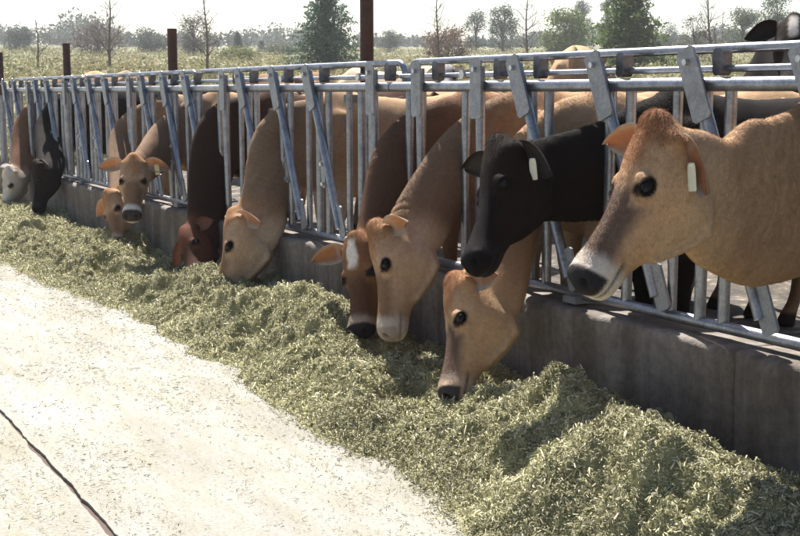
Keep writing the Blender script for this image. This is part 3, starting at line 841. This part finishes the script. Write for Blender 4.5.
COWS['A'] = feeder(21, P, M_, deg(-75), 'brown cow with a white-blazed face cut off by the left edge', 'blaze', cz=1.0, wy=3.72, bs=1.0, voxel=.016)

# cows standing behind, on the raised bedding
def stander(label, coat, px, py, dist_y, heading, headup=True, turn=0, bs=1.0, anchor='withers', **kw):
    """the given pixel is the top of the cow at its withers, at depth dist_y"""
    Q = aty(px, py, dist_y); fw = np.array((math.cos(heading), math.sin(heading), 0)); la = np.cross(fw, (0, 0, 1))
    gz = float(terrain(np.array(Q[0]), np.array(Q[1])))
    h = heading + turn; hf = np.array((math.cos(h), math.sin(h), 0))
    W = np.array((Q[0], Q[1], gz))
    if headup:
        P = W + fw*.62*bs + hf*.06 + np.array((0, 0, 1.36*bs)); M2 = P + .5*bs*unit(hf*.72 - np.array((0, 0, .62)))
        mid = W + fw*.50*bs + np.array((0, 0, 1.15*bs))
    else:
        P = W + fw*.80*bs + hf*.06 + np.array((0, 0, .98*bs)); M2 = P + .5*bs*unit(hf*.6 - np.array((0, 0, .8)))
        mid = W + fw*.55*bs + np.array((0, 0, .96*bs))
    return make_cow(label, coat, P, M2, h, (Q[0], Q[1]), heading, neck_mid=mid, hs=bs, bs=bs, voxel=.018, group='cows standing behind the fence', **kw)
COWS['N'] = stander('golden tan cow standing with its back above the upper rail', 'fawn', 590, 47, 7.1, deg(138), False, bs=1.06)
# black-faced cow in the top right corner looks over the fence
P = aty(795, 15, 5.75); gz = .26
hd = unit(np.array((-P[0], -P[1], 0))); M2 = P + .56*unit(hd*.70 - np.array((0, 0, .72)))
bh = math.atan2(-.55, .5); bf = np.array((math.cos(bh), math.sin(bh), 0))
Wx = P - bf*.60; W = (Wx[0], Wx[1])
COWS['M'] = make_cow('black cow with white forehead looking over the fence at the top right corner', 'black', P, M2, math.atan2(hd[1], hd[0]), W, bh,
    bs=1.22, hs=1.12, voxel=.016, neck_mid=(P[0]-bf[0]*.10, P[1]-bf[1]*.10, P[2]-.30), group='cows standing behind the fence', ears=[(.95, -.1, .1), (.95, -.1, .1)], ear_col=(.012, .010, .010), star=True)
COWS['O'] = stander('pied cow with a white face seen between the rails behind the fence', 'pied', 446, 78, 7.2, deg(-30), True, 0, bs=.90)
COWS['Q'] = stander('pale tan cow standing broadside behind the closed headlocks', 'tan', 492, 78, 5.9, deg(20), False, bs=.95)
COWS['R'] = stander('fawn cow with pale back standing broadside behind the tallest post', 'cream', 352, 76, 6.5, deg(200), False, bs=.98)
COWS['S'] = stander('tan cow standing broadside behind the second rusty post', 'fawn', 128, 78, 6.6, deg(15), False, bs=1.0)
COWS['T'] = stander('brown cow standing between the second post and the sloping neck', 'brown', 262, 84, 6.2, deg(190), False, bs=1.0)
COWS['U'] = stander('tan cow standing far back near the left end of the fence', 'tan', 60, 82, 6.4, deg(170), False, bs=.98)

# ------------------------------------------------------------------ silage windrow
def hay_h(x, y):
    front = 2.13 + .16*(fbm(x*1.5, x*0+1.7, 3, 61)-.5)*2 + .07*(fbm(x*6, y*3, 3, 62)-.5)*2 + .10*np.exp(-((x+6.6)/1.6)**2) - .10*np.exp(-((x+3.3)/.6)**2) - .12*sstep(-8.5, -11, x)
    t = (y - front) / (3.22 - front)
    prof = sstep(-.02, .55, t) * (1 - .30*sstep(.62, 1.0, t))
    hump = .155 + .20*(fbm(x*1.6+4, y*1.6, 3, 67)-.5)*2
    hump = hump + .16*np.exp(-((x+4.0)/.42)**2 - ((y-2.86)/.27)**2) + .12*np.exp(-((x+3.1)/.36)**2 - ((y-2.46)/.25)**2)
    hump = hump + .08*np.exp(-((x+5.05)/.35)**2 - ((y-2.42)/.22)**2) + .08*np.exp(-((x+6.2)/.6)**2 - ((y-2.75)/.3)**2) + .07*np.exp(-((x+7.9)/.5)**2 - ((y-2.62)/.25)**2)
    hump = hump - .10*np.exp(-((x+3.45)/.25)**2 - ((y-3.05)/.28)**2) - .13*np.exp(-((x+4.62)/.22)**2 - ((y-2.55)/.3)**2) - .07*np.exp(-((x+3.55)/.16)**2 - ((y-2.45)/.25)**2) - .07*np.exp(-((x+5.4)/.35)**2 - ((y-2.95)/.25)**2)
    hump = hump - .06*np.exp(-((x+8.9)/.4)**2 - ((y-2.7)/.3)**2)
    hump = hump - .09*np.exp(-((x+2.85)/.45)**2 - ((y-3.12)/.25)**2)
    hump = np.maximum(hump * (.62 + .76*fbm(x*2.1+9, y*1.9, 2, 69)), .03) * (1 - .15*sstep(-8, -11, x))
    lump = (np.abs(fbm(x*4.2, y*4.2, 4, 71)-.5)*-.15 + .035) + .16*(fbm(x*6.5, y*6.5, 4, 73)-.5) + .06*(fbm(x*24, y*27, 3, 79)-.5)
    return prof*(hump) + sstep(.0, .3, t)*lump - .012*(1 - sstep(-.03, .08, t)), t
xh = np.concatenate([np.linspace(-24, -12, 240), np.linspace(-11.97, -1.2, 760)]); yh = np.linspace(1.85, 3.215, 115)
HX, HY = np.meshgrid(xh, yh, indexing='xy'); HZ, HT = hay_h(HX, HY)
HZ = np.where(HT < -.06, -.03, HZ)
nx, ny = len(xh), len(yh); idx = np.arange(nx*ny).reshape(ny, nx)
FQ = np.stack([idx[:-1, :-1], idx[:-1, 1:], idx[1:, 1:], idx[1:, :-1]], -1).reshape(-1, 4)
HV = np.stack([HX, HY, HZ], -1).reshape(-1, 3)
keep = (HZ.ravel()[FQ] > -.02).any(1); FQ = FQ[keep]
def forage_col(n, r):
    k = r.random(n)
    pal = np.array([(.35, .33, .19), (.44, .41, .265), (.255, .255, .13), (.52, .48, .335), (.14, .125, .07), (.60, .56, .43)])
    w = np.array([.28, .26, .18, .14, .08, .06]).cumsum(); i = np.searchsorted(w, k); i = np.minimum(i, 5)
    return pal[i] * (.75 + .5*r.random((n, 1)))
me = mesh_np('forage_mass', HV, FQ, True)
set_col(me, 'col', np.array((.26, .24, .125)) * (.6 + .8*fbm(HX*9, HY*9, 4, 83).ravel()[:, None]))
hay = empty('silage_windrow', (-8, 2.7, 0)); tag(hay, 'long windrow of chopped green-yellow silage heaped along the foot of the wall', 'silage', kind='stuff')
o = link('forage_mass', me, MAT['forage'], hay); o.location = (8, -2.7, 0); o['kind'] = 'stuff'

def strands(n, X, Y, Z, r, lmin, lmax, wmin, wmax, tilt, lift):
    """bent chopped blades: two quads each, as one mesh"""
    az = r.random(n)*2*math.pi; el_ = r.normal(0, tilt, n)
    D = np.stack([np.cos(az)*np.cos(el_), np.sin(az)*np.cos(el_), np.sin(el_)], -1)
    dist = np.hypot(X, Y); sc_ = 1 + np.maximum(0, dist-3.5)*.07
    big = np.where(r.random(n) < .05, 1.7, 1.0); L = (lmin + (lmax-lmin)*r.random(n)**1.8)*sc_*big; Wd = (wmin + (wmax-wmin)*r.random(n))*sc_*np.where(big > 1, 1.35, 1)
    side = np.cross(D, r.normal(0, 1, (n, 3)) + np.array((0, 0, 1.2))); side /= np.linalg.norm(side, axis=1)[:, None] + 1e-9
    C0 = np.stack([X, Y, Z + lift*r.random(n)], -1)
    bend = np.cross(side, D) * (r.normal(0, .38, n)*L)[:, None]
    A = C0 - D*(L/2)[:, None]; Bm = C0 + bend; Cc = C0 + D*(L/2)[:, None]
    hw = side*(Wd/2)[:, None]
    V = np.stack([A-hw, A+hw, Bm-hw, Bm+hw, Cc-hw*.6, Cc+hw*.6], 1).reshape(-1, 3)
    k = np.arange(n)*6
    F = np.concatenate([np.stack([k, k+1, k+3, k+2], -1), np.stack([k+2, k+3, k+5, k+4], -1)])
    return V, F
r1 = np.random.default_rng(21)
N0 = 1500000
X = -17.5 + 16.2*r1.random(N0); Y = 1.95 + 1.24*r1.random(N0)
Z, T = hay_h(X, Y)
p = sstep(-.05, .12, T) * np.clip((3.3/np.hypot(X, Y))**1.7, .05, 1) * .80
ok = r1.random(N0) < p
X, Y, Z = X[ok], Y[ok], Z[ok]; n = len(X)
V, F = strands(n, X, Y, Z, r1, .005, .029, .0017, .0045, .45, .014)
me = mesh_np('forage_strands', V, F); damp = (.52 + .95*fbm(X*3.2, Y*3.2, 4, 111)**1.3)[:, None]; set_col(me, 'col', np.repeat(np.clip(forage_col(n, r1)*damp, .02, .8), 6, 0))
o = link('forage_strands', me, MAT['forage'], hay); o.location = (8, -2.7, 0); o['kind'] = 'stuff'
# loose chaff on the lane
r2 = np.random.default_rng(22)
N1 = 260000
X = -14 + 12.6*r2.random(N1); Y = -.2 + 2.6*r2.random(N1)
Z, T = hay_h(X, Y)
dens = .05 + .65*np.exp(-np.maximum(0, 2.15-Y)/.30) + .55*1.3*sstep(.50, .70, fbm(X*1.1, Y*3.4, 4, 91)) + .3*sstep(.55, .7, fbm(X*7, Y*7, 3, 93))
dens = dens * np.clip((3.0/np.hypot(X, Y))**1.0, .1, 1) * (T < .08) * (np.abs(Y-1.06) > .03)
ok = r2.random(N1) < dens*.55
X, Y = X[ok], Y[ok]; n = len(X)
zz = np.where(Y > 1.06, .012*(fbm(X*1.1, Y*1.1, 4, 31)-.5), -.006 + .012*(fbm(X*1.1, Y*1.1, 4, 31)-.5)) + .003
V, F = strands(n, X, Y, zz, r2, .004, .022, .0014, .0030, .10, .003)
me = mesh_np('loose_chaff', V, F); cc = forage_col(n, r2)*.5 + np.array((.42, .38, .26))*.5
set_col(me, 'col', np.repeat(cc, 6, 0))
o = link('loose_chaff', me, MAT['forage']); tag(o, 'loose straw-coloured chaff scattered over the pale concrete lane', 'chaff', kind='stuff')

# ------------------------------------------------------------------ trees beyond the pen
def leaf_quads(C, size, r, flat=0.0):
    n = len(C); a = r.normal(0, 1, (n, 3)); a /= np.linalg.norm(a, axis=1)[:, None]
    b = np.cross(a, r.normal(0, 1, (n, 3))); b /= np.linalg.norm(b, axis=1)[:, None] + 1e-9
    s = size*(.6 + .8*r.random((n, 1)))
    V = np.stack([C - a*s, C + b*s*.5, C + a*s, C - b*s*.5], 1).reshape(-1, 3); k = np.arange(n)*4
    return V, np.stack([k, k+1, k+2, k+3], -1)
def limbs(mb, p, d, L, rad, depth, r, tips, spread=.5, bias=.25, kids=(2, 4)):
    q = p.copy(); pts = [p.copy()]; rr = [rad]; dd = d.copy()
    for i in range(3):
        dd = unit(dd + r.normal(0, .13, 3) + np.array((0, 0, .04))); q = q + dd*L/3; pts.append(q.copy()); rr.append(rad*(1 - .2*(i+1)))
    mb.tube(pts, rr, 5 if depth > 1 else 3, caps=False)
    tips.append(q.copy())
    if depth <= 0: return
    for k in range(r.integers(*kids)+0):
        t = r.random()*.6 + .4; st = np.array(pts[min(3, int(t*3))])
        side = unit(np.cross(dd, r.normal(0, 1, 3))); nd = unit(dd*(1-spread) + side*spread*1.2 + np.array((0, 0, bias)))
        limbs(mb, st, nd, L*(.55 + .25*r.random()), rad*.5, depth-1, r, tips, spread, bias, kids)
    limbs(mb, q, unit(dd + r.normal(0, .2, 3)), L*.72, rad*.58, depth-1, r, tips, spread, bias, kids)
def tree_base(px, dist):
    q = atr(px, 60, dist); return np.array((q[0], q[1], float(terrain(np.array(q[0]), np.array(q[1])))))
def hgt(px, py, dist, base): return atr(px, py, dist)[2] - base[2]
def bark_col(me, c, r):
    set_col(me, 'col', np.array(c)*(.7 + .6*r.random((len(me.vertices), 1))))
def bare_tree(label, px, top, dist, seed, lean=0, c=(.16, .12, .10), spread=.45, depth=4, group='bare trees'):
    r = np.random.default_rng(seed); b = tree_base(px, dist); h = hgt(px, top, dist, b)
    t = empty('bare_tree', tuple(b - np.array((0, 0, .1)))); tag(t, label, 'tree', group)
    right = np.array((Rn[0], Rn[1], 0))
    mb = MB(); n = 9; pts = []; rad = []
    for i in range(n):
        u = i/(n-1); pts.append(right*(lean*u*h + .03*h*math.sin(u*5+seed)*u) + np.array((0, 0, u*h))); rad.append(max(.02, h*.017*(1-u)**.8 + .012))
    mb.tube(pts, rad, 7); me = mb.mesh('trunk'); bark_col(me, c, r); link('trunk', me, MAT['bark'], t)
    mb = MB(); tips = []
    for i in range(15):
        u = .25 + .7*i/14; k = u*(n-1); a = pts[int(k)]; az = i*2.4 + r.random()
        d = unit(np.array((math.cos(az), math.sin(az), .75)))
        limbs(mb, a, d, h*(.24*(1.1-u) + .04), h*.0065*(1.2-u)+.008, depth-2, r, tips, spread)
    me = mb.mesh('crown'); bark_col(me, c, r); link('crown', me, MAT['bark'], t)
    return t
def conifer(label, px, top, dist, width_px, seed, c1, c2, group='evergreens in the field', dens=1.0):
    r = np.random.default_rng(seed); b = tree_base(px, dist); h = hgt(px, top, dist, b); wr = width_px/2*dist/FPX
    t = empty('conifer_tree', tuple(b - np.array((0, 0, .1)))); tag(t, label, 'tree', group)
    mb = MB(); mb.tube([(0, 0, 0), (0, 0, h*.5), (0, 0, h)], [h*.02, h*.012, .02], 7); me = mb.mesh('trunk'); bark_col(me, (.09, .065, .05), r); link('trunk', me, MAT['bark'], t)
    mb = MB(); Cs = []; Ss = []
    nb = 150
    for i in range(nb):
        u = .06 + .92*(i/nb); az = i*2.39996 + r.normal(0, .2); ln = wr*(1-u)**.75*(.50 + .75*r.random()) + .12
        d = np.array((math.cos(az), math.sin(az), .12 + .5*u - .12)); a = np.array((0, 0, u*h)); e = a + d*ln + np.array((0, 0, -.08*ln))
        mb.tube([a, (a+e)/2 + np.array((0, 0, .04*ln)), e], [.018+.02*(1-u), .014, .006], 3, caps=False)
        m = int((14 + 62*ln/wr)*dens)
        s = r.random((m, 1))**.7; Cs.append(a + (e-a)*s + r.normal(0, 1, (m, 3))*np.array((.16, .16, .10))*(.5+ln*.3)*(1.15-s*.4))
    me = mb.mesh('branches'); bark_col(me, (.08, .06, .045), r); link('branches', me, MAT['bark'], t)
    Cp = np.concatenate(Cs); V, F = leaf_quads(Cp, .105*h/5.5, r)
    me = mesh_np('crown', V, F); mixv = r.random((len(Cp), 1))*.7 + .3*fbm(Cp[:, 0]*1.4, Cp[:, 2]*1.4, 2, seed)[:, None]
    set_col(me, 'col', np.repeat(np.array(c1)*(1-mixv) + np.array(c2)*mixv, 4, 0)); link('crown', me, MAT['leaf'], t)
    return t
def leafy(label, px, top, dist, width_px, seed, c1, c2, n=2600, leaf=.16, trunk=True, gappy=.5, group='leafy trees along the horizon', name='leafy_tree', shape=1.0):
    r = np.random.default_rng(seed); b = tree_base(px, dist); h = hgt(px, top, dist, b); wr = width_px/2*dist/FPX
    t = empty(name, tuple(b - np.array((0, 0, .1)))); tag(t, label, 'tree', group)
    mb = MB(); tips = []; pts = [(0, 0, 0), (r.normal(0, .02)*h, 0, h*.3), (r.normal(0, .03)*h, r.normal(0, .03)*h, h*.65)]
    mb.tube(pts, [h*.03, h*.022, h*.01], 6); me = mb.mesh('trunk'); bark_col(me, (.10, .08, .065), r); link('trunk', me, MAT['bark'], t)
    n = int(n*2.6); leaf = leaf*.70; nc = 34; Cs = []; sh = []
    mb = MB()
    for i in range(nc):
        u = r.random()**1.15; z = h*(.10 + .84*u); rad = wr*max(.55, math.sin(math.pi*min(1, .12 + .86*u**shape))**.6)*(.40 + .6*r.random()); az = i*2.4 + r.random()
        cpt = np.array((math.cos(az)*rad*.8, math.sin(az)*rad*.8, z)); cr = wr*(.30 + .24*r.random())
        mb.tube([np.array((0, 0, z*.55)), cpt*np.array((.5, .5, .9)), cpt], [h*.010, h*.007, .012], 4, caps=False)
        m = n//nc; v = r.normal(0, 1, (m, 3)); v /= np.linalg.norm(v, axis=1)[:, None]; v *= (r.random((m, 1))**gappy)*cr*np.array((1, 1, .8)); Cs.append(cpt + v); sh += [r.random()]*m
    me = mb.mesh('branches'); bark_col(me, (.09, .07, .055), r); link('branches', me, MAT['bark'], t)
    Cp = np.concatenate(Cs); Cp[:, 2] = np.maximum(Cp[:, 2], .1); V, F = leaf_quads(Cp, leaf*wr/2.2, r)
    me = mesh_np('crown', V, F); mixv = np.array(sh)[:, None]*.6 + .4*r.random((len(Cp), 1))
    set_col(me, 'col', np.repeat(np.array(c1)*(1-mixv) + np.array(c2)*mixv, 4, 0)); link('crown', me, MAT['leaf'], t)
    return t
DG, MG, YG = (.028, .05, .026), (.06, .095, .04), (.13, .17, .06)
conifer('dark bushy spruce with open boughs left of the tall rusty post', 326, -14, 62, 84, 101, (.06, .10, .07), (.16, .22, .145), dens=1.3)
conifer('dense green evergreen behind the raised headlock plates right of centre', 627, -22, 66, 96, 102, (.06, .095, .03), (.19, .25, .085), dens=2.0)
conifer('small distant dark conifer left of the bushy spruce', 238, 32, 150, 11, 103, (.03, .05, .04), (.06, .085, .06))
conifer('tiny far conifer on the skyline beside the small dark conifer', 262, 40, 170, 10, 104, (.03, .05, .04), (.06, .085, .06))
bare_tree('thin bare tree with few twigs right of the third rusty post', 110, -14, 60, 111)
bare_tree('short bare sapling between the two leftmost rusty posts', 38, 18, 66, 112)
bare_tree('bare many-branched tree just right of the second rusty post', 207, -8, 55, 113, spread=.5)
bare_tree('bare tree rising from a reddish thicket right of the tall post', 438, -10, 62, 114)
bare_tree('leafless tree left of the dense green evergreen', 527, -12, 66, 115, c=(.18, .15, .14))
bare_tree('bare tree with a leaning trunk right of the dense evergreen', 716, -14, 58, 116, lean=-.16)
GB, RB = (.13, .115, .10), (.20, .155, .13)
leafy('grey-brown leafless thicket behind the thin bare tree', 98, 22, 120, 62, 121, GB, RB, 1800, .10, gappy=.8)
leafy('blue-green clump of trees at the far left skyline', 20, 28, 170, 34, 122, (.05, .075, .06), (.10, .13, .10), 1500, .15)
leafy('grey-green clump of trees left of the second rusty post', 152, 30, 160, 44, 123, (.06, .08, .06), (.13, .14, .11), 1700, .14)
leafy('grey budding tree crown right of the second rusty post', 194, 14, 130, 48, 124, GB, (.16, .16, .12), 1800, .11, gappy=.8)
leafy('low yellow-green shrub below the small dark conifer', 240, 50, 95, 50, 125, (.12, .15, .05), (.24, .25, .10), 1500, .14)
leafy('reddish-brown bush around the foot of the bare tree', 448, 28, 90, 64, 126, (.14, .085, .06), (.26, .17, .12), 1800, .10, gappy=.8)
leafy('blue-green rounded tree left of the leafless tree', 503, 5, 150, 36, 127, (.05, .08, .05), (.12, .16, .10), 1800, .15)
leafy('smaller blue-green tree behind the reddish bush', 476, 10, 165, 30, 128, (.05, .08, .06), (.12, .15, .11), 1400, .15)
leafy('light green bushy tree left of the dense evergreen', 566, 12, 110, 58, 129, (.10, .14, .045), (.22, .26, .10), 2200, .15)
leafy('tall dark poplar at the top edge left of the dense evergreen', 582, -20, 190, 22, 130, (.03, .055, .04), (.06, .09, .06), 1600, .16, shape=.8)
leafy('second tall dark poplar touching the dense evergreen', 606, -22, 190, 24, 131, (.03, .055, .04), (.06, .09, .06), 1600, .16, shape=.8)
leafy('grey budding bush left of the leaning trunk', 694, 10, 90, 44, 132, GB, (.17, .17, .11), 1900, .10, gappy=.8)
leafy('green tree right of the leaning trunk', 742, 8, 130, 40, 133, (.06, .09, .045), (.14, .17, .09), 1900, .14)
leafy('dark green tree above the cow in the top right corner', 776, -10, 120, 42, 134, (.05, .08, .04), (.11, .15, .07), 1900, .14)
leafy('far blue-green trees between the evergreen and the grey bush', 668, 22, 190, 26, 135, (.05, .075, .06), (.10, .13, .10), 1300, .15)
leafy('small tree on the skyline right of the tall post', 390, 30, 170, 26, 136, (.05, .075, .05), (.11, .14, .10), 1200, .15)
leafy('pale green scrub right of the second bare tree', 283, 44, 140, 40, 137, (.08, .11, .06), (.16, .18, .10), 1300, .14)

# dry scrub and tussocks over the field
r4 = np.random.default_rng(77)
nb = 3800; pxs = r4.uniform(-60, 900, nb); ds = 22 + 190*r4.random(nb)**1.5; Cs = []; Ks = []
palS = np.array([(.30, .26, .14), (.26, .25, .115), (.33, .28, .16), (.22, .225, .10), (.27, .22, .13)])
for px_, d_ in zip(pxs, ds):
    q = atr(px_, 60, d_); z = float(terrain(np.array(q[0]), np.array(q[1]))); hh = r4.uniform(.12, .55)*(1 + d_/130)
    m = 34; v = r4.normal(0, 1, (m, 3))*np.array((hh*.9, hh*.9, hh*.35)); v[:, 2] = np.abs(v[:, 2]); Cs.append(np.array((q[0], q[1], z)) + v); Ks.append(np.tile(palS[r4.integers(0, 5)]*r4.uniform(.7, 1.3), (m, 1)))
Cp = np.concatenate(Cs); V, F = leaf_quads(Cp, .085, r4)
me = mesh_np('field_scrub', V, F); set_col(me, 'col', np.repeat(np.concatenate(Ks), 4, 0))
tag(link('field_scrub', me, MAT['leaf']), 'dry olive and tan scrub and tussocks over the field behind the pen', 'scrub', kind='stuff')

# far wood that reads as one band along the skyline
r3 = np.random.default_rng(55)
pxs = r3.uniform(-120, 960, 900); ds = r3.uniform(260, 420, 900); Cs = []
for px_, d_ in zip(pxs, ds):
    q = atr(px_, 60, d_); z = float(terrain(np.array(q[0]), np.array(q[1]))); hh = r3.uniform(2.5, 6.5)*(.4+1.0*vnoise(np.array(px_/45.), np.array(2.), 5))
    m = 80; v = r3.normal(0, 1, (m, 3)); v /= np.linalg.norm(v, axis=1)[:, None]; Cs.append(np.array((q[0], q[1], z + hh*.5)) + v*np.array((hh*.5, hh*.5, hh*.5))*r3.random((m, 1))**.5)
Cp = np.concatenate(Cs); V, F = leaf_quads(Cp, .42, r3)
me = mesh_np('far_wood', V, F); set_col(me, 'col', np.repeat(np.array((.06, .08, .055))*(.6+.9*r3.random((len(Cp), 1))), 4, 0))
tag(link('far_wood', me, MAT['leaf']), 'far-off hazy belt of woodland along the skyline', 'woodland', kind='stuff')

# ------------------------------------------------------------------ air
mb = MB(); mb.box((-200, 250, 14.0), (1460, 1360, 36.0))
me = mb.mesh('haze', False); o = link('haze', me); o['kind'] = 'stuff'; o['label'] = 'thin pale haze over the pen and the fields'; o['category'] = 'haze'
hz = bpy.data.materials.new('haze'); hz.use_nodes = True
hz.node_tree.nodes.remove(hz.node_tree.nodes['Principled BSDF'])
pv = hz.node_tree.nodes.new('ShaderNodeVolumePrincipled'); pv.inputs['Color'].default_value = (.95, .97, 1.0, 1); pv.inputs['Density'].default_value = .0005; pv.inputs['Anisotropy'].default_value = .3
hz.node_tree.links.new(pv.outputs[0], [n for n in hz.node_tree.nodes if n.type == 'OUTPUT_MATERIAL'][0].inputs['Volume'])
me.materials.append(hz)
